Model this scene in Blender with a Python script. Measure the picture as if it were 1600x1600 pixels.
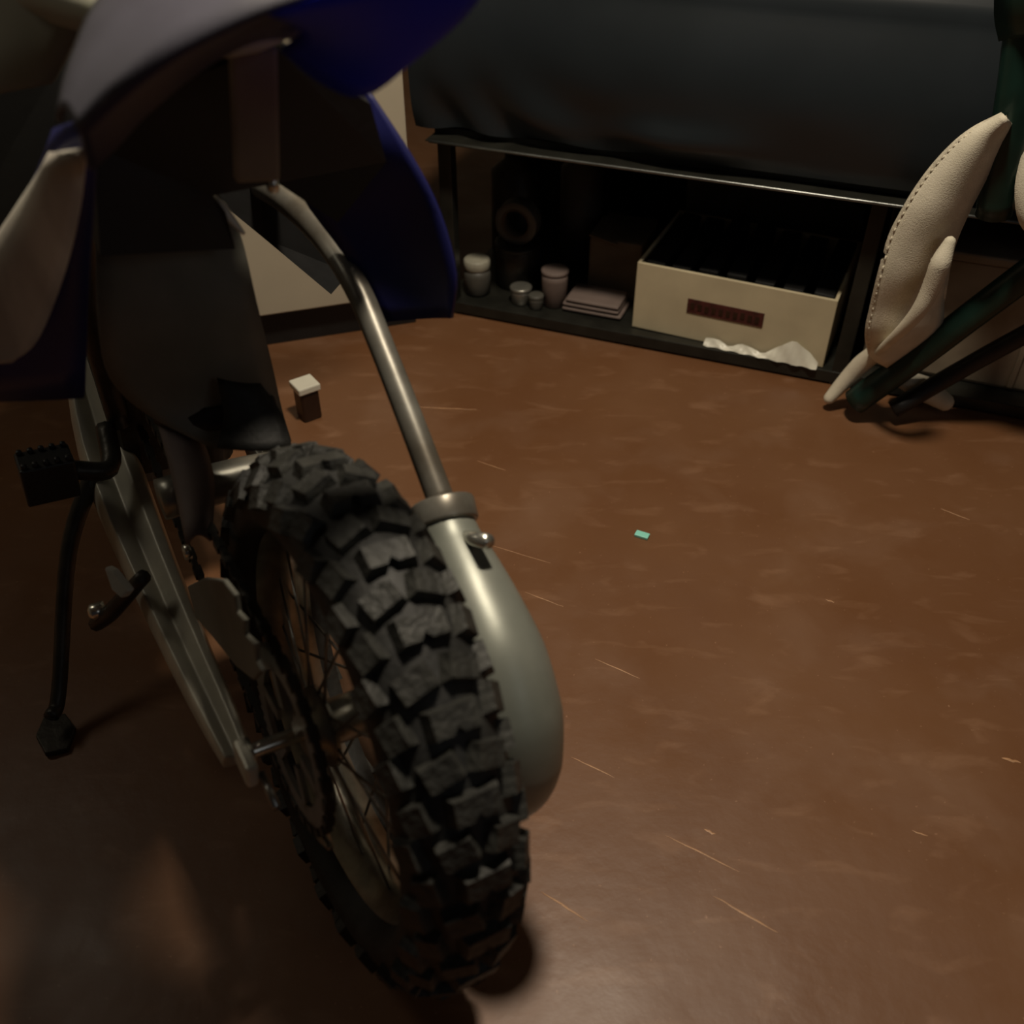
import bpy, bmesh, math, random
from mathutils import Vector as V, Matrix
random.seed(4)
PI = math.pi
sc = bpy.context.scene
COL = sc.collection
for o in list(bpy.data.objects): bpy.data.objects.remove(o)

# ------------------------------------------------------------------ camera
EYE = V((0, 0, 1.2)); TILT = math.radians(40); FP = 1537.0
cam = bpy.data.cameras.new('camera'); co = bpy.data.objects.new('camera', cam); COL.objects.link(co)
co.location = EYE; co.rotation_euler = (PI/2 - TILT, 0, 0)
cam.sensor_width = 36; cam.lens = FP/1600*36; cam.clip_start = .02
cam.dof.use_dof = True; cam.dof.focus_distance = 1.55; cam.dof.aperture_fstop = 3.2
sc.camera = co
# ------------------------------------------------------------------ light
w = bpy.data.worlds.new('world'); sc.world = w; w.use_nodes = True
w.node_tree.nodes['Background'].inputs[0].default_value = (.75, .85, 1, 1)
w.node_tree.nodes['Background'].inputs[1].default_value = .008
def lamp(name, loc, aim, size, watts, col, shape='SQUARE', size_y=None):
    l = bpy.data.lights.new(name, 'AREA'); l.size = size; l.energy = watts; l.color = col; l.shape = shape
    if size_y: l.size_y = size_y
    o = bpy.data.objects.new(name, l); COL.objects.link(o); o.location = loc
    o.rotation_euler = (V(aim)-V(loc)).to_track_quat('-Z', 'Y').to_euler()
    return o
lamp('ceiling_lamp', (.16, 1.12, 2.45), (.25, 1.2, 0), .24, 37, (1, .87, .69), 'DISK')
lamp('rear_fill', (1.9, -1.3, 2.2), (.2, 1.4, .3), 1.0, 2.2, (.92, .95, 1), 'RECTANGLE', .9)  # unseen fill light added behind right, no doorway stands there
lamp('left_fill', (-1.7, 1.45, 1.9), (-.4, .9, .5), .5, 2.1, (1, .9, .72), 'DISK')  # unseen light added at the left to brighten the bike's side
sc.view_settings.view_transform = 'Standard'; sc.view_settings.look = 'None'
sc.view_settings.gamma = 1; sc.view_settings.exposure = 0; sc.view_settings.use_curve_mapping = False

# ------------------------------------------------------------------ frames of reference
AR = V((1, 0, 0)); AD = V((0, -math.sin(TILT), -math.cos(TILT))); AF = V((0, math.cos(TILT), -math.sin(TILT)))
def ray(u, v): return AR*((u-800)/FP) + AD*((v-800)/FP) + AF
def at(u, v, d): return EYE + ray(u, v)*d                       # a surveyed point at optical depth d (m)
def on_plane(u, v, p, n):
    r = ray(u, v); n = V(n); return EYE + r*((V(p)-EYE).dot(n)/r.dot(n))
def on_floor(u, v, z=0): return on_plane(u, v, (0, 0, z), (0, 0, 1))
BIKE_LOC = V((-.205, .685, .005)); BIKE_ROT = math.radians(120.6); BIKE_LEAN = math.radians(5.9)
BM = Matrix.Translation(BIKE_LOC) @ Matrix.Rotation(BIKE_ROT, 4, 'Z') @ Matrix.Rotation(BIKE_LEAN, 4, 'X'); BI = BM.inverted()
BY = (BM.to_3x3() @ V((0, 1, 0)))
def bl(u, v, d): return BI @ at(u, v, d)                        # in the bike's own frame
def by(u, v, y): return BI @ on_plane(u, v, BM @ V((0, y, 0)), BY)

# ------------------------------------------------------------------ materials
def mat(name, col, rough=.5, metal=0, var=.25, scale=30, bump=.1, coat=0, col2=None, stretch=(1, 1, 1), spec=.5, bscale=None):
    m = bpy.data.materials.new(name); m.use_nodes = True; nt = m.node_tree; N = nt.nodes; L = nt.links
    b = N['Principled BSDF']; b.inputs['Roughness'].default_value = rough; b.inputs['Metallic'].default_value = metal
    b.inputs['Coat Weight'].default_value = coat; b.inputs['Specular IOR Level'].default_value = spec
    tc = N.new('ShaderNodeTexCoord'); mp = N.new('ShaderNodeMapping'); mp.inputs['Scale'].default_value = stretch
    L.new(tc.outputs['Object'], mp.inputs[0])
    n = N.new('ShaderNodeTexNoise'); n.inputs['Scale'].default_value = scale; n.inputs['Detail'].default_value = 5
    L.new(mp.outputs[0], n.inputs['Vector'])
    r = N.new('ShaderNodeValToRGB'); c2 = col2 or tuple(c*(1-var) for c in col)
    r.color_ramp.elements[0].position = .35; r.color_ramp.elements[1].position = .68
    r.color_ramp.elements[0].color = (*c2, 1); r.color_ramp.elements[1].color = (*col, 1)
    L.new(n.outputs[0], r.inputs[0]); L.new(r.outputs[0], b.inputs['Base Color'])
    if bump:
        n2 = N.new('ShaderNodeTexNoise'); n2.inputs['Scale'].default_value = bscale or scale*3; L.new(mp.outputs[0], n2.inputs['Vector'])
        bp = N.new('ShaderNodeBump'); bp.inputs['Strength'].default_value = bump; bp.inputs['Distance'].default_value = .004
        L.new(n2.outputs[0], bp.inputs['Height']); L.new(bp.outputs[0], b.inputs['Normal'])
    return m
M = {}
M['rimdark'] = mat('rim_metal', (.38, .36, .3), .32, .8, .4, 30, .15)
M['dimcream'] = mat('dim_cream_lid', (.4, .38, .3), .5, 0, .3, 25, .05)
M['rubber'] = mat('rubber', (.026, .026, .024), .62, 0, .4, 40, .25, col2=(.014, .014, .013))
M['knob'] = mat('knob_rubber', (.04, .04, .034), .6, 0, .4, 35, .8, col2=(.016, .016, .014))
M['alu'] = mat('aluminium', (.42, .41, .36), .38, .75, .35, 18, .1)
M['armpaint'] = mat('cast_arm_grey', (.60, .58, .48), .42, .2, .3, 14, .1, col2=(.45, .43, .36))
M['steel'] = mat('steel', (.42, .42, .4), .32, .9, .3, 30, .1)
M['darksteel'] = mat('dark_steel', (.07, .065, .055), .45, .6, .4, 30, .2)
M['chrome'] = mat('bright_bolt', (.75, .74, .66), .25, .9, .1, 30, 0)
M['muffler'] = mat('muffler_grey', (.30, .31, .27), .42, .35, .18, 12, .05, col2=(.22, .235, .2))
M['pipe'] = mat('pipe_grey', (.33, .32, .28), .36, .6, .3, 14, .05, col2=(.17, .15, .12))
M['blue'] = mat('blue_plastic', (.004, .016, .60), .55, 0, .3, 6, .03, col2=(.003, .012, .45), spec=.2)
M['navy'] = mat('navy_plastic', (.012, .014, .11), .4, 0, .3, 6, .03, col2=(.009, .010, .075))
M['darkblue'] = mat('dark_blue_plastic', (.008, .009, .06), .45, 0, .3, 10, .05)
M['white_plastic'] = mat('number_panel_white', (.82, .78, .66), .45, 0, .3, 14, .05, col2=(.42, .38, .33), stretch=(1, 1, .35))
M['greyplastic'] = mat('grey_flap', (.19, .185, .155), .6, 0, .2, 12, .08, col2=(.14, .14, .115))
M['tanmetal'] = mat('tan_grey_metal', (.3, .24, .17), .55, .2, .2, 20, .1)
M['black'] = mat('black_plastic', (.012, .012, .012), .5, 0, .3, 20, .1)
M['seat'] = mat('grey_fender_plastic', (.085, .082, .11), .6, 0, .3, 9, .1, col2=(.055, .052, .07))  # plain bluish grey for the fender top
M['olive'] = mat('olive_grey_seat', (.40, .40, .31), .7, 0, .2, 5, .1, col2=(.32, .32, .25))
M['copper'] = mat('bronze', (.35, .2, .12), .4, .6, .3, 30, .1)
M['vinyl'] = mat('dark_vinyl', (.019, .024, .028), .33, 0, .25, 3, .05, bscale=18, col2=(.014, .018, .021))
M['frame'] = mat('dark_frame', (.03, .03, .024), .4, .3, .4, 18, .1)
M['edge'] = mat('steel_edging', (.22, .23, .22), .3, .8, .3, 18, .05)
M['cream'] = mat('cream_paint', (.56, .50, .38), .5, 0, .12, 4, .02)
M['creambox'] = mat('cream_card', (.62, .54, .36), .6, 0, .15, 9, .05, col2=(.52, .45, .3))
M['label'] = mat('dark_red_print', (.09, .018, .013), .6, 0, .5, 60, 0)
M['canvas'] = mat('cream_canvas', (.76, .70, .56), .85, 0, .18, 25, .25, col2=(.64, .59, .46), bscale=450)
M['thread'] = mat('cream_thread', (.74, .67, .52), .8, 0, .3, 90, .3)
M['green'] = mat('dark_green_enamel', (.008, .035, .026), .38, .1, .4, 20, .05)
M['wall'] = mat('wall_paint', (.28, .25, .19), .8, 0, .2, 3, .1)
M['card'] = mat('brown_card', (.12, .085, .05), .8, 0, .3, 15, .1)
M['grey'] = mat('grey_plastic_dark', (.10, .095, .08), .5, 0, .3, 15, .1)
M['white'] = mat('white_plastic', (.8, .78, .66), .35, 0, .1, 15, .03)
M['teal'] = mat('pale_teal', (.35, .9, .75), .3, 0, .1, 15, .03)
M['pinkish'] = mat('pinkish_grey', (.2, .15, .13), .7, 0, .2, 15, .1)
M['brown'] = mat('dark_brown_plastic', (.035, .015, .008), .4, 0, .3, 20, .05)
M['glint_paint'] = mat('glint_paint', (.55, .30, .15), .5, 0, .3, 60, .2)  # pale colour for the glints painted on the floor

def floor_mat():
    m = bpy.data.materials.new('sealed_red_brown_concrete'); m.use_nodes = True; nt = m.node_tree; N = nt.nodes; L = nt.links
    b = N['Principled BSDF']; tc = N.new('ShaderNodeTexCoord')
    def noise(s, d=5, st=(1, 1, 1), rot=0, dist=0):
        mp = N.new('ShaderNodeMapping'); mp.inputs['Scale'].default_value = st; mp.inputs['Rotation'].default_value = (0, 0, rot)
        L.new(tc.outputs['Object'], mp.inputs[0])
        n = N.new('ShaderNodeTexNoise'); n.inputs['Scale'].default_value = s; n.inputs['Detail'].default_value = d; n.inputs['Distortion'].default_value = dist
        L.new(mp.outputs[0], n.inputs['Vector']); return n.outputs[0]
    def ramp(f, a, b_, ca, cb):
        r = N.new('ShaderNodeValToRGB'); r.color_ramp.elements[0].position = a; r.color_ramp.elements[1].position = b_
        r.color_ramp.elements[0].color = (*ca, 1); r.color_ramp.elements[1].color = (*cb, 1); L.new(f, r.inputs[0]); return r.outputs[0]
    def mix(f, a, b_, t='MIX'):
        x = N.new('ShaderNodeMix'); x.data_type = 'RGBA'; x.blend_type = t
        if isinstance(f, float): x.inputs[0].default_value = f
        else: L.new(f, x.inputs[0])
        L.new(a, x.inputs[6])
        L.new(b_, x.inputs[7]); return x.outputs[2]
    base = ramp(noise(3.2, 6, dist=.6), .35, .7, (.165, .068, .026), (.212, .100, .046))
    dust = ramp(noise(5.5, 7, dist=.4), .52, .72, (.165, .075, .032), (.235, .135, .082))
    c = mix(.45, base, dust)
    streak = ramp(noise(17, 6, (.6, 1.5, 1), math.radians(28), .5), .56, .80, (0, 0, 0), (.075, .05, .034))  # pale streaks painted into the colour as floor glints
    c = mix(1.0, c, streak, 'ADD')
    speck = ramp(noise(160, 2), .70, .78, (0, 0, 0), (.14, .09, .06))
    c = mix(1.0, c, speck, 'ADD')
    L.new(c, b.inputs['Base Color'])
    rr = ramp(noise(7, 5), .3, .7, (.36,)*3, (.52,)*3); L.new(rr, b.inputs['Roughness'])
    bp = N.new('ShaderNodeBump'); bp.inputs['Strength'].default_value = .25; bp.inputs['Distance'].default_value = .003
    L.new(noise(28, 6), bp.inputs['Height']); L.new(bp.outputs[0], b.inputs['Normal'])
    return m
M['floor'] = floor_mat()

# ------------------------------------------------------------------ mesh helpers
def obj(name, bm, m, parent=None, smooth=True, bevel=0, sub=0, solid=0):
    bmesh.ops.recalc_face_normals(bm, faces=bm.faces)
    me = bpy.data.meshes.new(name); bm.to_mesh(me); bm.free()
    for p in me.polygons: p.use_smooth = smooth
    me.materials.append(M[m]); o = bpy.data.objects.new(name, me); COL.objects.link(o)
    if parent: o.parent = parent
    if solid:
        s = o.modifiers.new('solid', 'SOLIDIFY'); s.thickness = solid; s.offset = 0
    if bevel:
        b = o.modifiers.new('bevel', 'BEVEL'); b.width = bevel; b.segments = 2; b.limit_method = 'ANGLE'
    if sub:
        s = o.modifiers.new('sub', 'SUBSURF'); s.levels = sub; s.render_levels = sub
    return o
def tag(o, label=None, cat=None, group=None, kind=None):
    for k, v in (('label', label), ('category', cat), ('group', group), ('kind', kind)):
        if v: o[k] = v
    return o
def empty(name, loc, rz=0):
    o = bpy.data.objects.new(name, None); COL.objects.link(o); o.location = loc; o.rotation_euler = (0, 0, rz); o.empty_display_size = .05
    return o
def nb(): return bmesh.new()
def box(bm, c, s, mtx=None):
    mt = Matrix.Translation(c) @ (mtx.to_4x4() if mtx else Matrix.Identity(4)) @ Matrix.Diagonal((*s, 1))
    bmesh.ops.create_cube(bm, size=1, matrix=mt); return bm
def smooth_path(pts, n=6):
    pts = [V(p) for p in pts]; out = []
    P = [pts[0]*2-pts[1]] + pts + [pts[-1]*2-pts[-2]]
    for i in range(1, len(P)-2):
        for k in range(n):
            t = k/n; a, b, c, d = P[i-1], P[i], P[i+1], P[i+2]
            out.append(.5*((2*b)+(c-a)*t+(2*a-5*b+4*c-d)*t*t+(3*b-a-3*c+d)*t*t*t))
    out.append(pts[-1]); return out
def lerp_list(r, n):
    if not isinstance(r, (list, tuple)): return [r]*n
    return [r[min(int(i/(n-1)*(len(r)-1)), len(r)-2)]*(1-f)+r[min(int(i/(n-1)*(len(r)-1)), len(r)-2)+1]*f
            for i in range(n) for f in [i/(n-1)*(len(r)-1)-min(int(i/(n-1)*(len(r)-1)), len(r)-2)]]
def tube(bm, pts, r, seg=12, smooth=6, flat=1, up=V((0, 0, 1)), caps=True, dome=False):
    P = smooth_path(pts, smooth) if smooth and len(pts) > 2 else [V(p) for p in pts]
    R = lerp_list(r, len(P)); rings = []
    if dome:
        a, b = (P[0]-P[1]).normalized(), (P[-1]-P[-2]).normalized()
        k = [(.35, .93), (.75, .66), (.97, .2)]
        P = [P[0]+a*R[0]*q for q, _ in reversed(k)] + P + [P[-1]+b*R[-1]*q for q, _ in k]
        R = [R[0]*s for _, s in reversed(k)] + R + [R[-1]*s for _, s in k]
    for i, p in enumerate(P):
        t = (P[min(i+1, len(P)-1)]-P[max(i-1, 0)]).normalized()
        s = t.cross(up)
        s = s.normalized() if s.length > 1e-4 else t.orthogonal().normalized()
        n = s.cross(t)
        rings.append([bm.verts.new(p + s*math.cos(a)*R[i] + n*math.sin(a)*R[i]*flat) for a in (2*PI*k/seg for k in range(seg))])
    for A, B in zip(rings, rings[1:]):
        for k in range(seg): bm.faces.new((A[k], A[(k+1) % seg], B[(k+1) % seg], B[k]))
    if caps: bm.faces.new(rings[0][::-1]); bm.faces.new(rings[-1])
    return bm
def lathe_y(bm, prof, seg=64, c=(0, 0, 0), closed=False):      # prof: (y, r)
    rings = []
    for i in range(seg):
        a = 2*PI*i/seg; rings.append([bm.verts.new(V(c)+V((r*math.cos(a), y, r*math.sin(a)))) for y, r in prof])
    n = len(prof)
    for i in range(seg):
        A, B = rings[i], rings[(i+1) % seg]
        for k in range(n if closed else n-1):
            bm.faces.new((A[k], A[(k+1) % n], B[(k+1) % n], B[k]))
    return bm
def lathe_z(bm, prof, seg=24, c=(0, 0, 0)):
    rings = [[bm.verts.new(V(c)+V((r*math.cos(2*PI*k/seg), r*math.sin(2*PI*k/seg), z))) for k in range(seg)] for r, z in prof]
    for A, B in zip(rings, rings[1:]):
        for k in range(seg): bm.faces.new((A[k], A[(k+1) % seg], B[(k+1) % seg], B[k]))
    bm.faces.new(rings[0][::-1]); bm.faces.new(rings[-1]); return bm
def loft(bm, A, B, n=8, bulge=0, bd=V((0, 0, 1)), m=None):      # surface between two edges, m subdivisions along
    A = smooth_path(A, m or 4); B = smooth_path(B, m or 4)
    g = [[bm.verts.new(a.lerp(b, k/n) + bd*bulge*math.sin(PI*k/n)) for k in range(n+1)] for a, b in zip(A, B)]
    for r0, r1 in zip(g, g[1:]):
        for k in range(n): bm.faces.new((r0[k], r0[k+1], r1[k+1], r1[k]))
    return bm
def plate(bm, pts, th, n):
    n = V(n).normalized()*th/2
    a = [bm.verts.new(V(p)+n) for p in pts]; b = [bm.verts.new(V(p)-n) for p in pts]
    bm.faces.new(a); bm.faces.new(b[::-1])
    for i in range(len(pts)): j = (i+1) % len(pts); bm.faces.new((a[i], a[j], b[j], b[i]))
    return bm
def struct(name, bm, m, **k): return tag(obj(name, bm, m, None, **k), kind='structure')

# ------------------------------------------------------------------ setting
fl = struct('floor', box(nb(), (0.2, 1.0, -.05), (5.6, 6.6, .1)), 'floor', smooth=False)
struct('wall_back', box(nb(), (.2, 4.35, 1.3), (5.6, .1, 2.6)), 'wall', smooth=False)
struct('wall_left', box(nb(), (-2.65, 1.0, 1.3), (.1, 6.6, 2.6)), 'wall', smooth=False)
struct('wall_right', box(nb(), (3.05, 1.0, 1.3), (.1, 6.6, 2.6)), 'wall', smooth=False)
struct('ceiling', box(nb(), (.2, 1.0, 2.65), (5.6, 6.6, .1)), 'wall', smooth=False)
# thin pale slivers on the floor: streaked glints put in as colour
glints = [(930,1030,1000,1060,1),(893,1183,960,1215,1),(1040,1305,1155,1362,1),(1115,1400,1215,1458,1.3),(846,1393,920,1440,1.2),(820,925,880,948,.9),
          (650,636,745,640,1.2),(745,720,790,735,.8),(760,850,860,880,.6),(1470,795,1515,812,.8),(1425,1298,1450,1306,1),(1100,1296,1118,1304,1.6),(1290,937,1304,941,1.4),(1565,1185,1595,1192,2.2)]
for i, (a, b, c, d, k) in enumerate(glints):
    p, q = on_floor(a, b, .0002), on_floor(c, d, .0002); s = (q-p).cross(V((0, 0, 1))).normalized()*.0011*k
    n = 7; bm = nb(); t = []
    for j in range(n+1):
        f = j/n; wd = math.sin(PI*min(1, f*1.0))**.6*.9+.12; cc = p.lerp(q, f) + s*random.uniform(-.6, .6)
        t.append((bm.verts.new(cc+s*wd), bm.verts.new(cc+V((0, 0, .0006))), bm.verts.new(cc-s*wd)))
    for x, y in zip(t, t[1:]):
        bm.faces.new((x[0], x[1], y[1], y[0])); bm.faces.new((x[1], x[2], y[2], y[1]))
    obj('glint_streak', bm, 'glint_paint', fl)

# ------------------------------------------------------------------ white cabinet, far left
E1 = V((.934, -.356, 0)); G1 = V((.356, .934, 0))              # along and into the workbench
ROTB = Matrix((E1, G1, V((0, 0, 1)))).transposed()
def W(a, b, z): return O1 + E1*a + G1*b + V((0, 0, z))
O1 = V((-.144, 2.20, 0))
cab = empty('cabinet', W(-.75, .02, 0)); tag(cab, 'cream-white cabinet on a black plinth behind the motorcycle', 'cabinet')
def C(p): return V(p)-cab.location
CE = V((.95, .30, 0)).normalized(); CG = V((-.30, .95, 0)).normalized(); CR = Matrix((CE, CG, V((0, 0, 1)))).transposed()
c0 = V((-.222, 2.13, 0))                                        # its near right corner
def CW(a, b, z): return c0 + CE*a + CG*b + V((0, 0, z))
cab.location = CW(-.31, 0, 0)
obj('body', box(nb(), C(CW(-.31, .225, .735)), (.62, .41, 1.29), CR), 'cream', cab, False, .004)
obj('plinth', box(nb(), C(CW(-.31, .225, .045)), (.61, .39, .09), CR), 'black', cab, False, .002)
for k in range(1):
    d = obj('door', box(nb(), C(CW(-.31, .01, .735)), (.614, .02, 1.285), CR), 'cream', cab, False, .003)
    obj('handle', box(nb(), C(CW(-.56, -.012, .95)), (.012, .024, .14), CR), 'steel', d, False, .003)

# ------------------------------------------------------------------ covered workbench
bench = empty('covered_rack', W(.8, .0, 0)); tag(bench, 'low dark metal rack holding clutter, topped by a thick slab under black vinyl', 'rack')
def B(p): return V(p)-bench.location
LN = 2.3
def bbox(name, a0, a1, b0, b1, z0, z1, m, bev=.002):
    return obj(name, box(nb(), B(W((a0+a1)/2, (b0+b1)/2, (z0+z1)/2)), (a1-a0, b1-b0, z1-z0), ROTB), m, bench, False, bev)
bbox('top_rail', -.03, LN, 0, .035, .425, .458, 'frame')
bbox('metal_lip', -.03, LN, -.05, .01, .4405, .4435, 'frame', .001)
obj('steel_edging', tube(nb(), [B(W(-.02, -.051, .442)), B(W(.3, -.052, .442)), B(W(1.0, -.054, .443)), B(W(LN, -.054, .443))], .0035, 8, 0), 'edge', bench)
bbox('shelf_board', -.03, LN, .02, .60, .018, .032, 'frame')
bbox('bottom_rail', -.03, LN, 0, .03, .006, .034, 'frame')
bbox('back_panel', -.03, LN, .60, .615, .01, .44, 'black')
bbox('top_board', -.03, LN, .01, .62, .44, .458, 'frame')
for a in (-.01, .93, 2.2):
    bbox('leg', a-.016, a+.016, .002, .034, 0, .43, 'frame'); bbox('leg', a-.016, a+.016, .58, .61, 0, .43, 'frame')
# vinyl cover: soft side wall with puckers at the hem
bm = nb(); NA, NZ = 150, 26; g = []
for i in range(NA+1):
    a = -.065+(LN+.06)*i/NA; row = []
    pk = max(0, 1-abs(a-.18)/.38)                              # puckering strongest near the left end
    for j in range(NZ+14):
        if j <= NZ:
            t = j/NZ; z = .462+.365*t; b = -.018-.028*math.sin(PI*min(1, t*1.25))
            b += .02*max(0, t-.85)/.15*1.4
            fold = math.exp(-((t)/.26)**2)
            b += fold*(pk*.013*math.sin(a*36+t*11+1.5*math.sin(a*9))+.006*math.sin(a*17+1)*math.sin(PI*min(1, t*3)))
            b -= .022*math.exp(-((a-.50)/.17)**2)*math.exp(-((t-.10)/.09)**2)
            b += .005*math.sin(a*5+t*4)
            z += pk*fold*.006*math.sin(a*30)
        else:
            q = (j-NZ)/13; b = .03+.6*q; z = .835+.012*math.sin(q*7+a*2)
        row.append(bm.verts.new(B(W(a, b, z))))
    g.append(row)
for r0, r1 in zip(g, g[1:]):
    for k in range(len(r0)-1): bm.faces.new((r0[k], r0[k+1], r1[k+1], r1[k]))
obj('vinyl_cover', bm, 'vinyl', bench)
obj('padding', box(nb(), B(W(LN/2-.05, .32, .62)), (LN+.05, .58, .32), ROTB), 'black', bench, False, .02)

# things under the rack
def loc(p): return lambda q: V(q)-p
def rack_item(name, a, b, label, cat, z=.0325):
    o = empty(name, W(a, b, z), 0); o.rotation_euler = (0, 0, math.atan2(E1.y, E1.x)); return tag(o, label, cat)
# cream box
pn = G1; fp = W(0, .045, 0)
c = [on_plane(u, v, fp, pn) for u, v in ((1000, 405), (1312, 464), (1288, 582), (989, 512))]
ax = [(p-O1).dot(E1) for p in c]; zz = [p.z for p in c]
bx0, bx1 = (ax[0]+ax[3])/2, (ax[1]+ax[2])/2
bxo = rack_item('storage_box', (bx0+bx1)/2, .045, 'cream storage box with a dark red printed label, low in the rack', 'box')
hw = (bx1-bx0)/2; bh = .165
bxo.rotation_euler.z -= math.radians(3.5); bxo.location = W((bx0+bx1)/2-.002, .022, .0345)
bm = nb(); box(bm, (0, .004, bh/2), (2*hw, .008, bh)); box(bm, (0, .316, bh/2), (2*hw, .008, bh)); box(bm, (0, .16, .004), (2*hw, .304, .008))
for k in (-1, 1): box(bm, (k*(hw-.004), .16, bh/2), (.008, .304, bh))
bb = obj('box_body', bm, 'creambox', bxo, False, .002)
bm = nb()
for k in range(7): box(bm, (-hw+.035+k*(2*hw-.07)/6, .165, .09+random.uniform(-.004, .004)), (.044, .297, .155), Matrix.Rotation(random.uniform(-.05, .05), 3, 'Y'))
obj('dark_contents', bm, 'black', bxo, False, .003)
lb = obj('printed_label', box(nb(), (-.01, -.0012, .085), (.175, .002, .034)), 'label', bxo, False)
bm = nb(); 
for k in range(10): box(bm, (-.085+.0165*k, -.0028, .085+random.uniform(-.002, .002)), (.009, .0012, .015))
tag(obj('faint_print', bm, 'brown', lb, False), kind='stuff')
# crumpled cellophane tucked along the bottom of the box
bm = nb(); gg = []
for i in range(25):
    s = i/24; hgt = .012+.045*math.exp(-((s-.78)/.12)**2)+.006*math.sin(s*22)
    gg.append([bm.verts.new((-hw*.2+s*hw*1.15, -.006-.012*(1-j/5)-.003*math.sin(i*1.7+j), .002+hgt*j/5)) for j in range(6)])
for r0, r1 in zip(gg, gg[1:]):
    for k in range(5): bm.faces.new((r0[k], r0[k+1], r1[k+1], r1[k]))
obj('crumpled_wrap', bm, 'white', bxo)
# slanting dark sheet behind the box, brown carton, grey crate to the right
pa = rack_item('sheet_of_board', .70, .42, 'dark grey board leaning behind the cream box', 'board')
obj('sheet', plate(nb(), [(-.22, 0, 0), (.22, .05, 0), (.2, .02, .2), (-.02, .0, .31), (-.24, 0, .31)], .012, (0, 1, 0)), 'grey', pa, False, .002); 
ct = rack_item('carton', .36, .16, 'small brown carton just left of the cream box', 'box')
obj('carton_body', box(nb(), (0, .08, .075), (.13, .16, .15)), 'card', ct, False, .003)
obj('flap', box(nb(), (-.03, .05, .152), (.07, .12, .004), Matrix.Rotation(.2, 3, 'Y')), 'card', ct, False)
cl = rack_item('folded_cloth', .335, .045, 'pinkish-grey folded cloth flat on the bottom shelf beside the cream box', 'cloth')
bm = nb()
for k in range(3): box(bm, (random.uniform(-.004, .004), .05, .008+.012*k), (.15-.008*k, .09, .011))
obj('cloth', bm, 'pinkish', cl, True, .005, 1)
gc = rack_item('crate', 1.18, .06, 'brownish-grey plastic crate at the right end of the rack', 'crate')
obj('crate_body', box(nb(), (0, .2, .14), (.42, .4, .28)), 'tanmetal', gc, False, .01)
obj('rim', box(nb(), (0, .2, .285), (.44, .42, .02)), 'tanmetal', gc, False, .005)
for k in (-1, 1): obj('rib', box(nb(), (k*.1, -.003, .13), (.012, .008, .24)), 'tanmetal', gc, False, .002)
# jar with a pale lid, roll of tape, cans
j = rack_item('jar', .035, .07, 'small dark jar with a bright cream lid, left end of the rack', 'jar')
obj('jar_body', lathe_z(nb(), [(.026, 0), (.032, .006), (.034, .05), (.03, .066)], 20), 'grey', j)
obj('lid', lathe_z(nb(), [(.031, .066), (.033, .07), (.033, .088), (.029, .092)], 20), 'dimcream', j)
r = rack_item('tape_roll', .11, .16, 'grey roll of wide tape standing on edge on a dark tin', 'tape roll', .141)
def ring(bm, R0, R1, h):
    return lathe_y(bm, [(-h, R0), (h, R0), (h, R1), (-h, R1)], 32, (0, 0, R1), True)
obj('tape', ring(nb(), .036, .054, .022), 'grey', r, True, .002); obj('core', ring(nb(), .033, .0362, .0225), 'card', r).location.z = .018
t = rack_item('tin', .11, .16, 'squat dark tin under the roll of tape', 'tin')
obj('tin_body', lathe_z(nb(), [(.055, 0), (.058, .004), (.058, .1), (.055, .104)], 28), 'darksteel', t); obj('lid', lathe_z(nb(), [(.059, .1), (.060, .103), (.060, .108), (.054, .1085)], 28), 'darksteel', t)
for i, (a, b, rr, h, m, lab) in enumerate([(.155, .06, .026, .035, 'alu', 'low pale metal pot at the front of the shelf below the tape roll'),
        (.235, .08, .032, .085, 'pinkish', 'mid-height dull pinkish pot left of the brown carton'),
        (.20, .045, .018, .028, 'grey', 'tiny grey pot between the pale pot and the pinkish pot')]):
    o = rack_item('pot', a, b, lab, 'pot')
    obj('pot_body', lathe_z(nb(), [(rr*.8, 0), (rr*.9, .003), (rr, h*.8), (rr, h)], 22), m, o)
    obj('lid', lathe_z(nb(), [(rr*1.04, h), (rr*1.05, h+.002), (rr*1.05, h+.007), (rr*.9, h+.009)], 22), m, o)
o = rack_item('canister', .04, .33, 'tall dark canister deep in the rack behind the jar', 'canister')
obj('canister_body', lathe_z(nb(), [(.06, 0), (.065, .01), (.065, .22), (.03, .25), (.03, .28)], 24), 'darksteel', o); obj('cap', lathe_z(nb(), [(.033, .28), (.033, .30), (.028, .305)], 20), 'grey', o)
o = rack_item('canister', .21, .36, 'dark canister with a grey collar deep in the rack, behind the tape roll', 'canister')
obj('canister_body', lathe_z(nb(), [(.05, 0), (.055, .01), (.055, .24), (.03, .26), (.03, .29)], 24), 'grey', o); obj('cap', lathe_z(nb(), [(.033, .29), (.033, .31), (.028, .315)], 20), 'darksteel', o)

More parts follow.
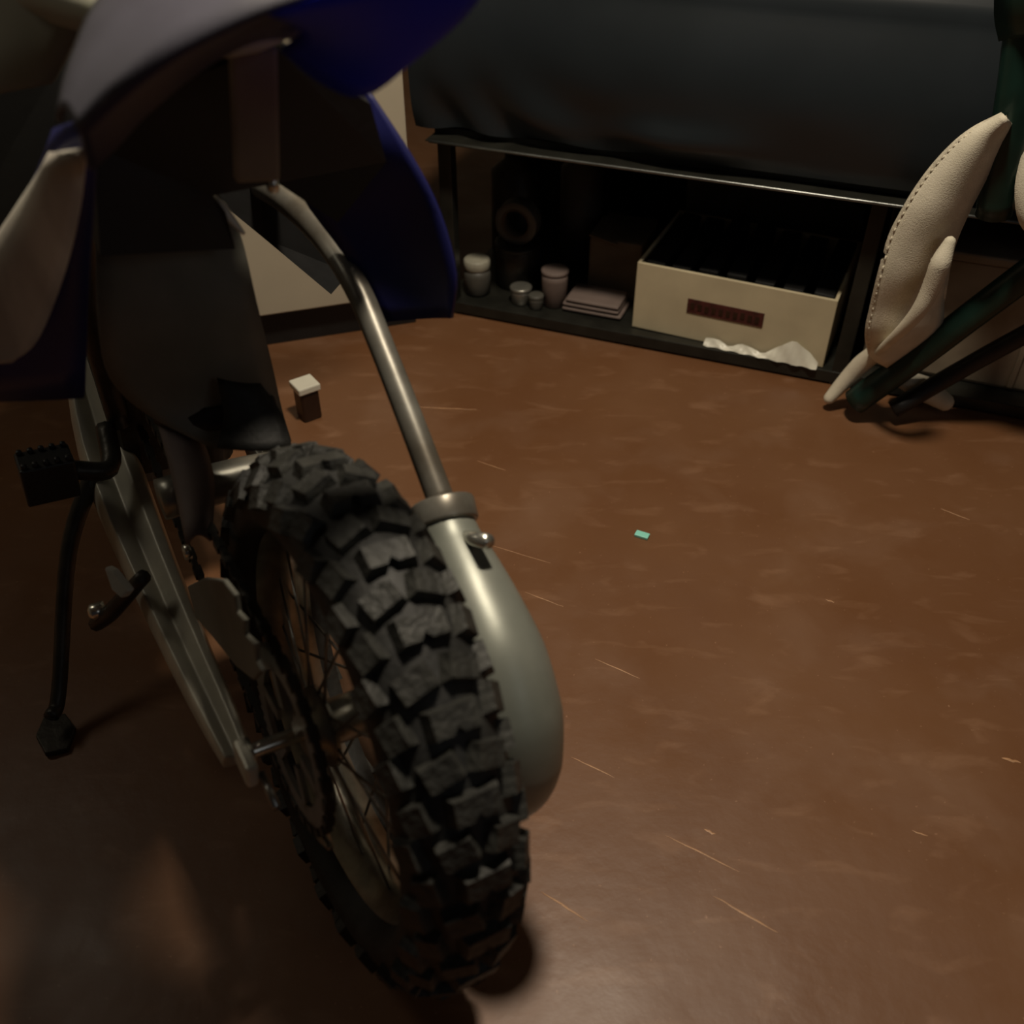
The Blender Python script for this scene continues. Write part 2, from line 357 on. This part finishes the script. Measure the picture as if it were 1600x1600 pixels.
# ------------------------------------------------------------------ chair of green tube and cream canvas, right edge
foot = on_floor(1300, 640)
ch = empty('folding_chair', foot); tag(ch, 'dark green tube-framed chair with cream stitched canvas, cut by the right edge', 'chair')
def H(u, v, d): return at(u, v, d)-foot
obj('leg', tube(nb(), [H(1335, 628, 2.08), H(1430, 560, 1.98), H(1530, 484, 1.87), H(1680, 372, 1.72)], .028, 16), 'green', ch)
obj('leg', tube(nb(), [H(1395, 640, 2.07), H(1480, 590, 2.03), H(1560, 545, 1.96), H(1700, 470, 1.84)], .019, 14), 'black', ch)
obj('back_post', tube(nb(), [H(1552, 335, 1.70), H(1580, 200, 1.60), H(1600, 80, 1.53), H(1612, -60, 1.46)], [.03, .032, .033, .03], 16), 'green', ch)
obj('seat_rail', tube(nb(), [H(1540, 325, 1.72), H(1600, 300, 1.66), H(1720, 250, 1.56)], .024, 14), 'green', ch)
obj('back_canvas', loft(nb(), [H(1560, -60, 1.46), H(1556, 20, 1.50), H(1563, 62, 1.53)], [H(1760, -60, 1.25), H(1760, 20, 1.3), H(1760, 62, 1.33)], 6, .01), 'green', ch, solid=.008)
ft = obj('foot_cap', tube(nb(), [H(1296, 622, 2.11), H(1318, 598, 2.09), H(1345, 570, 2.05), H(1372, 548, 2.0)], [.0125, .017, .02, .018], 14, dome=True), 'canvas', ch); ft['label'] = 'cream canvas-wrapped foot'
tag(obj('foot_cap', tube(nb(), [H(1405, 590, 2.09), H(1440, 606, 2.085), H(1476, 628, 2.09)], [.018, .027, .019], 14, dome=True), 'canvas', ch), 'second cream foot, lying behind the green leg')
L_ = [(1567,182),(1520,206),(1485,235),(1450,275),(1420,320),(1394,370),(1377,430),(1365,480),(1357,520),(1362,552)]
R_ = [(1576,192),(1566,222),(1545,262),(1520,310),(1500,352),(1484,395),(1478,430),(1472,470),(1462,515),(1385,572)]
dp = [1.56,1.59,1.62,1.66,1.70,1.75,1.80,1.86,1.91,1.99]
A = [H(u, v, d) for (u, v), d in zip(L_, dp)]; Bq = [H(u, v, d+.015) for (u, v), d in zip(R_, dp)]
cv = obj('seat_canvas', loft(nb(), A, Bq, 10, .03, (EYE-at(1450, 400, 1.9)).normalized(), 5), 'canvas', ch, solid=.012)
obj('piping', tube(nb(), A, .0075, 8, 5), 'thread', cv); obj('piping', tube(nb(), Bq[:8], .006, 8, 5), 'thread', cv)
fold = [H(u, v, d) for u, v, d in ((1484,378,1.69),(1470,410,1.71),(1455,450,1.75),(1434,488,1.79),(1405,520,1.85),(1372,550,1.94))]
obj('rolled_fold', tube(nb(), fold, [.010, .018, .017, .014, .011, .008], 12, 5, dome=True), 'canvas', cv)
bm = nb()
for path in (A, fold):
    sp = smooth_path(path, 8)
    for a, b in zip(sp[::2], sp[1::2]):
        tube(bm, [a+(EYE-at(1450,400,1.9)).normalized()*.008, b+(EYE-at(1450,400,1.9)).normalized()*.008], .0016, 5, 0)
tag(obj('stitching', bm, 'thread', cv), kind='stuff')
obj('arm_canvas', loft(nb(), [H(1600, 225, 1.60), H(1586, 290, 1.63), H(1593, 345, 1.66), H(1622, 372, 1.68)], [H(1660, 205, 1.58), H(1665, 290, 1.6), H(1668, 345, 1.62), H(1670, 390, 1.64)], 6, .012), 'canvas', ch, solid=.014)
# ------------------------------------------------------------------ bits on the floor
def bit(name, p, s, rz, m, label, cat):
    o = obj(name, box(nb(), (0, 0, s[2]/2), s), m, None, False, min(s)*.2); o.location = p; o.rotation_euler = (0, 0, rz); return tag(o, label, cat)
bit('plastic_chip', on_floor(1003, 838), (.026, .015, .006), -.45, 'teal', 'tiny bright teal plastic chip lying alone on the red-brown floor', 'chip')
wc = empty('capped_bottle', on_floor(484, 650), math.radians(35)); tag(wc, 'little dark brown bottle with a white cap on the floor behind the tyre', 'bottle')
obj('bottle_body', box(nb(), (0, 0, .035), (.042, .042, .07)), 'brown', wc, False, .005)
obj('cap', box(nb(), (0, 0, .078), (.05, .05, .016)), 'white', wc, False, .003)

# ------------------------------------------------------------------ motorcycle, seen from behind
bk = empty('motorcycle', BIKE_LOC); bk.rotation_euler = BM.to_euler(); tag(bk, 'blue off-road motorcycle on its side stand, seen from behind, knobbly rear tyre nearest', 'motorcycle')
AX = V((0, 0, .312))
# tyre carcass
prof = []
for k in range(17):
    a = math.radians(-20+220*k/16); prof.append((.059*math.cos(a), .248+.050*math.sin(a)*(1.0 if a > 0 else .8)))
prof = [(.030, .222)]+prof+[(-.030, .222)]
tyre = obj('tyre', lathe_y(nb(), prof, 96, AX, True), 'rubber', bk)
# knobs: shared meshes, one object each
def knob_mesh(name, lx, wy, h, taper=.82, notch=False):
    bm = nb(); b = [(-lx/2, -wy/2), (lx/2, -wy/2), (lx/2, wy/2), (-lx/2, wy/2)]
    if notch: b = [(-lx/2, -wy/2), (lx/2, -wy/2), (lx/2, -wy*.12), (lx*.22, 0), (lx/2, wy*.12), (lx/2, wy/2), (-lx/2, wy/2)]
    lo = [bm.verts.new((x, y, -.008)) for x, y in b]; hi = [bm.verts.new((x*taper, y*taper, h)) for x, y in b]
    bm.faces.new(lo[::-1]); bm.faces.new(hi)
    for i in range(len(b)): k = (i+1) % len(b); bm.faces.new((lo[i], lo[k], hi[k], hi[i]))
    bmesh.ops.recalc_face_normals(bm, faces=bm.faces)
    me = bpy.data.meshes.new(name); bm.to_mesh(me); bm.free(); me.materials.append(M['knob']); return me
kc = knob_mesh('knob_centre', .029, .054, .010, notch=True); kp = knob_mesh('knob_pair', .028, .038, .010); ks = knob_mesh('knob_side', .032, .028, .009)
NR = 48
for i in range(NR):
    th = 2*PI*i/NR
    if i % 2 == 0: lay = [(kc, 0, 0), (ks, 50, .0), (ks, -50, .0)]
    else: lay = [(kp, 21, -.0), (kp, -21, 0), (ks, 66, .0), (ks, -66, 0)]
    for me, lat, off in lay:
        la = math.radians(lat); y = .059*math.sin(la); rr = .248+.050*math.cos(la)
        t2 = th+off+random.uniform(-.009, .009)
        er = V((math.cos(t2), 0, math.sin(t2))); et = V((-math.sin(t2), 0, math.cos(t2)))
        n = er*math.cos(la)+V((0, 1, 0))*math.sin(la); s = n.cross(et)
        m3 = Matrix((et, s, n)).transposed().to_4x4()
        if me is kc: m3 = m3 @ Matrix.Rotation(0, 4, 'Z')
        else: m3 = m3 @ Matrix.Rotation((.28 if lat > 0 else -.28), 4, 'Z')
        o = bpy.data.objects.new('tread_knob', me); COL.objects.link(o); o.parent = tyre
        o.matrix_local = Matrix.Translation(AX+er*rr+V((0, y, 0))) @ m3
# rim, spokes, hub
rim = obj('rim', lathe_y(nb(), [(-.036, .232), (-.034, .222), (-.020, .218), (-.014, .210), (.014, .210), (.020, .218), (.034, .222), (.036, .232), (.031, .234), (.012, .222), (-.012, .222), (-.031, .234)], 80, AX, True), 'rimdark', bk)
hub = obj('hub', lathe_y(nb(), [(-.062, .010), (-.062, .030), (-.046, .032), (-.042, .046), (-.034, .046), (-.030, .026), (.030, .026), (.034, .046), (.042, .046), (.046, .032), (.062, .028), (.062, .010)], 40, AX), 'alu', bk)
for i in range(32):
    s = 1 if i % 2 else -1; a = 2*PI*i/32; b = a+(.42 if (i//2) % 2 else -.42)
    p = AX+V((.043*math.cos(b), s*.038, .043*math.sin(b))); q = AX+V((.214*math.cos(a), s*.008, .214*math.sin(a)))
    obj('spoke', tube(nb(), [p, q], .0019, 6, 0), 'steel', rim)
bm = nb(); lathe_y(bm, [(-.13, .009), (.13, .009)], 14, AX); lathe_y(bm, [(.118, 0), (.118, .017), (.132, .017), (.134, 0)], 6, AX); lathe_y(bm, [(-.134, 0), (-.132, .017), (-.118, .017), (-.118, 0)], 6, AX)
obj('axle', bm, 'chrome', bk)
# sprocket with teeth, left side
bm = nb(); n = 96; YS = .074
def tooth(i): return .108 if (i % 2) else .100
for y in (YS-.003, YS+.003):
    pass
o1 = [[bm.verts.new(AX+V((r*math.cos(2*PI*i/n), y, r*math.sin(2*PI*i/n)))) for i in range(n)] for y in (YS-.003, YS+.003) for r in (0,)] if False else None
outer = [(tooth(i)*math.cos(2*PI*i/n), tooth(i)*math.sin(2*PI*i/n)) for i in range(n)]; inner = [(.078*math.cos(2*PI*i/n), .078*math.sin(2*PI*i/n)) for i in range(n)]
R4 = [[bm.verts.new(AX+V((x, y, z))) for x, z in ring_] for ring_ in (outer, inner) for y in (YS-.003, YS+.003)]
for i in range(n):
    k = (i+1) % n
    for a, b in ((0, 1), (1, 3), (3, 2), (2, 0)): bm.faces.new((R4[a][i], R4[a][k], R4[b][k], R4[b][i]))
for q in range(6):
    a = q*PI/3; box(bm, AX+V((.06*math.cos(a), YS, .06*math.sin(a))), (.05, .006, .016), Matrix.Rotation(-a, 3, 'Y'))
obj('sprocket', bm, 'steel', bk, False)
obj('valve_stem', tube(nb(), [by(498, 1296, .064), by(506, 1308, .066), by(516, 1324, .068)], [.006, .0075, .004], 8, 3), 'alu', rim)
# brake disc on the right
obj('brake_disc', lathe_y(nb(), [(-.072, .055), (-.072, .095), (-.069, .095), (-.069, .055)], 48, AX, True), 'steel', bk)
# chain (links too small to pick apart)
bm = nb(); PV = V((.60, YS, .385)); r1, r2 = .106, .036
path = []
for k in range(25): a = PI/2+PI*k/24; path.append(AX+V((r1*math.cos(a), YS, r1*math.sin(a))))
for k in range(1, 40): f = k/40; path.append((AX+V((0, YS, -r1))).lerp(PV+V((0, 0, -r2)), f)+V((0, 0, -.018*math.sin(PI*f))))
for k in range(9): a = -PI/2+PI*k/8; path.append(PV+V((r2*math.cos(a), 0, r2*math.sin(a))))
for k in range(1, 40): f = k/40; path.append((PV+V((0, 0, r2))).lerp(AX+V((0, YS, r1)), f))
for i, (a, b) in enumerate(zip(path, path[1:]+path[:1])):
    d = b-a; ang = math.atan2(d.z, d.x)
    box(bm, (a+b)/2, (d.length*1.15, .011 if i % 2 else .007, .009), Matrix.Rotation(-ang, 3, 'Y'))
tag(obj('chain', bm, 'darksteel', bk, False), kind='stuff')
# swingarm: two beams, left and right, bridge and axle blocks
def beam(P, hs, ts):
    bm = nb(); rings = []
    for i, p in enumerate(P):
        t = P[min(i+1, len(P)-1)]-P[max(i-1, 0)]; t.y = 0; t.normalize(); n = V((-t.z, 0, t.x)); h, th = hs[i], ts[i]
        rings.append([bm.verts.new(p+V((0, dy*th, 0))+n*dz*h) for dy, dz in ((1, -.7), (1, .1), (.8, .75), (.45, .6), (.15, .25), (-.1, .6), (-.4, 1), (-.8, .85), (-1, .2), (-1, -.7), (0, -.9))])
    for A_, B_ in zip(rings, rings[1:]):
        for k in range(11): bm.faces.new((A_[k], A_[(k+1) % 11], B_[(k+1) % 11], B_[k]))
    bm.faces.new(rings[0][::-1]); bm.faces.new(rings[-1]); return bm
PL = [by(u, v, .120) for u, v in ((372, 1185), (345, 1125), (306, 1045), (240, 895), (180, 745), (148, 645), (122, 560))]
hs = [.014, .019, .023, .027, .030, .028, .02]; ts = [.018, .023, .027, .034, .044, .036, .02]; armw = [t*.5 for t in ts]
arm = obj('swingarm_beam', beam(PL, hs, ts), 'armpaint', bk, True, .003, 1); arm['label'] = 'left aluminium swingarm beam'
obj('swingarm_beam', beam([V((p.x, -.1, p.z)) for p in PL], hs, armw), 'alu', bk, True, .003, 1)
obj('swingarm_bridge', tube(nb(), [(.40, -.1, .37), (.40, 0, .375), (.40, .1, .37)], .028, 14), 'alu', bk)
ab = obj('axle_block', box(nb(), (-.012, .128, .312), (.045, .014, .032)), 'armpaint', arm, False, .004)
obj('adjuster_bolt', tube(nb(), [(-.03, .118, .310), (-.075, .118, .305)], .0045, 8, 0), 'steel', arm)
# chain guard: pale plate with a ragged inner edge, and the dark upper guard
obj('chain_guard', plate(nb(), [by(u, v, .098) for u, v in ((296, 915), (322, 902), (352, 905), (370, 928), (374, 955), (386, 968), (386, 990), (402, 1005), (404, 1030), (412, 1048), (400, 1062), (372, 1040), (336, 995), (310, 965))], .006, (0, 1, 0)), 'greyplastic', bk, False, .002)
obj('chain_guard', loft(nb(), [bl(240, 640, 1.22), bl(268, 740, 1.20), bl(292, 850, 1.15)], [bl(300, 650, 1.26), bl(332, 740, 1.22), bl(330, 845, 1.17)], 6, .012), 'pinkish', bk, solid=.004)
obj('guard_bolt', lathe_y(nb(), [(-.004, 0), (-.004, .011), (.004, .010), (.005, 0)], 14, by(292, 862, .09)), 'chrome', bk)
# side stand with foot
fb = BI @ on_floor(88, 1150, .006)
st = obj('side_stand', tube(nb(), [V((.60, .15, .30)), V((.56, .21, .2)), V((fb.x+.03, fb.y-.02, .03)), V((fb.x, fb.y, .012))], [.014, .012, .011, .011], 10), 'darksteel', bk)
obj('stand_foot', plate(nb(), [fb+V((dx, dy, 0)) for dx, dy in ((-.035, -.01), (.0, -.028), (.035, -.02), (.04, .01), (.01, .026), (-.03, .02))], .011, (0, 0, 1)), 'darksteel', st, False, .002)
pv = bl(152, 955, 1.34); obj('stand_bolt', lathe_y(nb(), [(-.01, 0), (-.01, .013), (.008, .012), (.012, .006), (.012, 0)], 8, pv), 'chrome', st)
obj('stand_bracket', tube(nb(), [bl(150, 975, 1.36), bl(175, 955, 1.33), bl(225, 900, 1.28)], [.011, .012, .010], 8), 'darksteel', bk)
obj('lug', plate(nb(), [bl(u, v, 1.24) for u, v in ((168, 884), (180, 890), (206, 922), (196, 934), (180, 920))], .01, (0, 1, 0)), 'armpaint', arm, False, .002)
# foot peg
pg = bl(75, 742, 1.36)
bm = nb(); box(bm, pg, (.05, .07, .06)); 
for k in range(5):
    for s in (-1, 1): box(bm, pg+V((s*.018, -.028+.014*k, .032)), (.008, .008, .010))
obj('foot_peg', bm, 'black', bk, False, .003)
obj('peg_bracket', tube(nb(), [pg+V((0, -.03, 0)), pg+V((.0, -.08, -.01)), V((.62, .12, .36))], .014, 8), 'darksteel', bk)
# engine and frame (mostly in the dark)
bm = nb(); box(bm, (.76, .03, .36), (.30, .16, .24)); eng = obj('engine', bm, 'darksteel', bk, False, .03)
for k in range(8): obj('cooling_fin', box(nb(), (.77, .04, .49+.02*k), (.15, .12, .006)), 'darksteel', eng, False, .002)
obj('engine_case', lathe_y(nb(), [(-.11, 0), (-.125, .06), (-.12, .085), (-.1, .09)], 28, (.68, .03, .36)), 'darksteel', eng)
frm = obj('frame', tube(tube(nb(), [(.62, .10, .36), (.60, .115, .55), (.52, .11, .74), (.36, .085, .82)], .016, 10), [(.62, -.05, .36), (.60, -.05, .55), (.57, -.03, .72), (.50, -.02, .80)], .016, 10), 'darksteel', bk)
obj('backbone', tube(tube(nb(), [(.58, .02, .80), (.8, .02, .86), (.98, .02, .9)], .03, 12), [(.96, .03, .84), (.92, .03, .5), (.88, .03, .25)], .022, 12), 'darksteel', bk)
# front of the bike (hidden from here, but there if you step aside)
fw = AX+V((1.12, 0, .02))
obj('front_tyre', lathe_y(nb(), [(y*.82, r+.03) for y, r in prof], 64, fw, True), 'rubber', bk)
obj('front_rim', lathe_y(nb(), [(-.02, .262), (-.015, .25), (.015, .25), (.02, .262)], 64, fw, True), 'alu', bk)
for s in (-1, 1): obj('fork_leg', tube(nb(), [fw+V((0, s*.095, 0)), V((1.01, s*.095, .72)), V((.94, s*.095, .96))], [.026, .028, .024], 14, 0), 'alu', bk)
obj('front_fender', loft(nb(), [(1.35, .055, .74), (1.12, .06, .78), (.95, .06, .76)], [(1.35, -.055, .74), (1.12, -.06, .78), (.95, -.06, .76)], 8, .04), 'blue', bk, solid=.004)
obj('handlebar', tube(nb(), [(.80, .36, 1.04), (.85, .2, 1.06), (.92, .07, .98), (.92, -.07, .98), (.85, -.2, 1.06), (.80, -.36, 1.04)], .012, 10), 'darksteel', bk)
for s in (-1, 1):
    obj('hand_grip', tube(nb(), [(.82, s*.27, 1.055), (.797, s*.38, 1.04)], .017, 10, 0, dome=True), 'black', bk)
    obj('tank_shroud', loft(nb(), [(.92, s*.15, .84), (.8, s*.15, .84), (.62, s*.11, .86)], [(.96, s*.14, .66), (.84, s*.14, .66), (.70, s*.11, .74)], 6, .02*s, V((0, 1, 0))), 'darkblue', bk, solid=.004)
obj('fuel_tank', tube(nb(), [(.60, .02, .87), (.7, .02, .9), (.86, .02, .9)], [.08, .12, .09], 18, dome=True), 'darkblue', bk)
obj('seat', tube(nb(), [(.22, .04, .985), (.36, .045, .98), (.52, .04, .97), (.70, .03, .98)], [.085, .12, .12, .08], 18, flat=.38, dome=True), 'olive', bk)
obj('seat_skirt', loft(nb(), [bl(*p) for p in ((150,-70,.90),(146,0,.91),(112,72,.93),(84,128,.96))], [bl(*p) for p in ((-120,-70,1.0),(-120,20,1.02),(-120,120,1.04),(-120,215,1.06))], 10, .02, V((0, 1, .3))), 'olive', bk, solid=.01)
obj('rear_cowl', plate(nb(), [bl(*p) for p in ((-90,120,1.16),(120,60,1.08),(140,230,1.08),(105,265,1.1),(30,345,1.14),(-90,430,1.2))], .008, (0, 1, 0)), 'black', bk, False)
# shock
obj('shock_absorber', tube(nb(), [(.50, 0, .36), (.44, 0, .72)], .028, 14, 0), 'darksteel', bk)
# tail: fender with a grey top, dark underside and blue flank
E0 = [(125,205,.66),(165,165,.645),(215,125,.63),(290,75,.62),(400,22,.62),(500,-12,.635)]
ET = [(92,190,.72),(102,130,.73),(118,80,.74),(150,10,.76),(240,-90,.79),(400,-150,.82)]
bl_ = lambda q: [bl(*p) for p in q]
fd = obj('rear_fender', loft(nb(), bl_(E0), bl_(ET), 8, .012, V((0, 0, 1))), 'seat', bk, solid=.005); fd['label'] = 'grey top of the rear fender'
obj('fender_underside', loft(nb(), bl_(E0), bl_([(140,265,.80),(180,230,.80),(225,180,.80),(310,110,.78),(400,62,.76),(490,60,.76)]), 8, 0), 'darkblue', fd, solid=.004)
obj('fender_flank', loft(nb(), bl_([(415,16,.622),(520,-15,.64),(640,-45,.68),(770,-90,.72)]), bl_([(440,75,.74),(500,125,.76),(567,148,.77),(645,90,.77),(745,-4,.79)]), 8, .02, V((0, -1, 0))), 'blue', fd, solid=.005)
# grey airbox/inner panels, side panels
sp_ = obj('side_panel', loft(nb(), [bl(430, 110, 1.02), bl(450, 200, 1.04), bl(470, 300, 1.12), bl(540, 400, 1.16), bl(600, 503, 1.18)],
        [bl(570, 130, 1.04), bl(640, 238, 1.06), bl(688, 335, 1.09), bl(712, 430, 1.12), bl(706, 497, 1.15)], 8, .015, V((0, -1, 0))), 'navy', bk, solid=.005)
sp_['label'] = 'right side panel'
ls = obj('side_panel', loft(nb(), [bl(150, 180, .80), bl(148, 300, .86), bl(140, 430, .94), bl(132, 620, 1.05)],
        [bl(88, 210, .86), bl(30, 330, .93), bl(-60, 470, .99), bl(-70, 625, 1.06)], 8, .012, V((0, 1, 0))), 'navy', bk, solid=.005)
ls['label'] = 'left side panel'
obj('number_panel', loft(nb(), [bl(136, 232, .80), bl(124, 330, .85), bl(100, 430, .91), bl(60, 530, .97), bl(20, 566, .99)],
        [bl(84, 240, .84), bl(20, 335, .90), bl(-40, 430, .95), bl(-60, 530, 1.0), bl(-50, 566, 1.02)], 8, .012, V((0, 1, 0))), 'white_plastic', ls, solid=.004)
obj('airbox', plate(nb(), bl_([(140,215,.93),(250,120,.90),(420,60,.90),(570,150,1.0),(595,240,1.05),(520,335,1.10),(425,272,1.05),(325,292,1.02),(345,318,1.03),(360,375,1.06),(150,385,.98)]), .03, (1, 0, .3)), 'black', bk, False)
obj('inner_panel', plate(nb(), [bl(u, v, d) for u, v, d in ((306, 284, 1.30), (400, 262, 1.32), (470, 330, 1.36), (545, 425, 1.40), (516, 458, 1.40), (412, 371, 1.36))], .006, (1, 0, .2)), 'black', bk, False)
obj('subframe_strut', plate(nb(), [bl(u, v, d) for u, v, d in ((357, 70, .84), (432, 70, .84), (436, 280, .92), (366, 284, .92))], .012, (1, 0, .2)), 'tanmetal', bk, False, .004)
obj('strut_bolt', lathe_y(nb(), [(-.004, 0), (-.004, .009), (.004, .008), (.004, 0)], 10, bl(425, 287, .94)), 'chrome', bk)
# mud flap
mf = obj('mud_flap', loft(nb(), [bl(150, 300, 1.02), bl(150, 380, 1.04), bl(153, 500, 1.09), bl(172, 590, 1.15), bl(235, 650, 1.19), bl(330, 700, 1.20)],
        [bl(338, 300, 1.08), bl(374, 365, 1.11), bl(400, 470, 1.14), bl(425, 570, 1.2), bl(440, 640, 1.24), bl(455, 690, 1.22)], 8, .012, V((-1, 0, .2))), 'greyplastic', bk, solid=.004)
obj('edge_glint', tube(nb(), [bl(312, 291, 1.02), bl(345, 325, 1.03), bl(382, 366, 1.04)], [.002, .007, .002], 8), 'white', mf)  # white sliver put in for the light catching this edge
obj('rear_linkage', tube(nb(), [bl(250, 640, 1.22), bl(330, 655, 1.22), bl(430, 640, 1.22)], [.02, .028, .018], 12), 'black', bk)
obj('flap_tongue', loft(nb(), [bl(340, 590, 1.16), bl(350, 650, 1.16), bl(340, 700, 1.15)], [bl(405, 600, 1.18), bl(440, 650, 1.18), bl(455, 698, 1.17)], 6, .01, V((-1, 0, .2))), 'rubber', bk, solid=.005)
# exhaust
pipe = [by(u, v, y) for u, v, y in ((340, 270, -.12), (400, 288, -.128), (455, 320, -.134), (512, 378, -.139), (558, 450, -.142), (598, 545, -.144), (645, 665, -.145), (694, 795, -.145))]
obj('exhaust_pipe', tube(nb(), pipe, [.016, .0165, .0165, .016, .0155, .015, .0155, .016], 16), 'pipe', bk)
mp = [by(u, v, y) for u, v, y in ((694, 800, -.145), (706, 850, -.14), (738, 930, -.135), (776, 1030, -.13), (797, 1120, -.128), (803, 1190, -.126), (802, 1228, -.125), (800, 1246, -.125))]
mf2 = obj('muffler', tube(nb(), mp, [.030, .036, .046, .054, .057, .053, .042, .028], 28, dome=False), 'muffler', bk, True, 0)
cp = mp[0]; d0 = (mp[1]-mp[0]).normalized()
obj('clamp', tube(nb(), [cp-d0*.012, cp+d0*.016], .037, 20, 0), 'pipe', mf2, True, .003)
obj('clamp_bolt', tube(nb(), [by(715, 838, -.145), by(762, 846, -.145)], .0085, 10, 0), 'chrome', mf2)
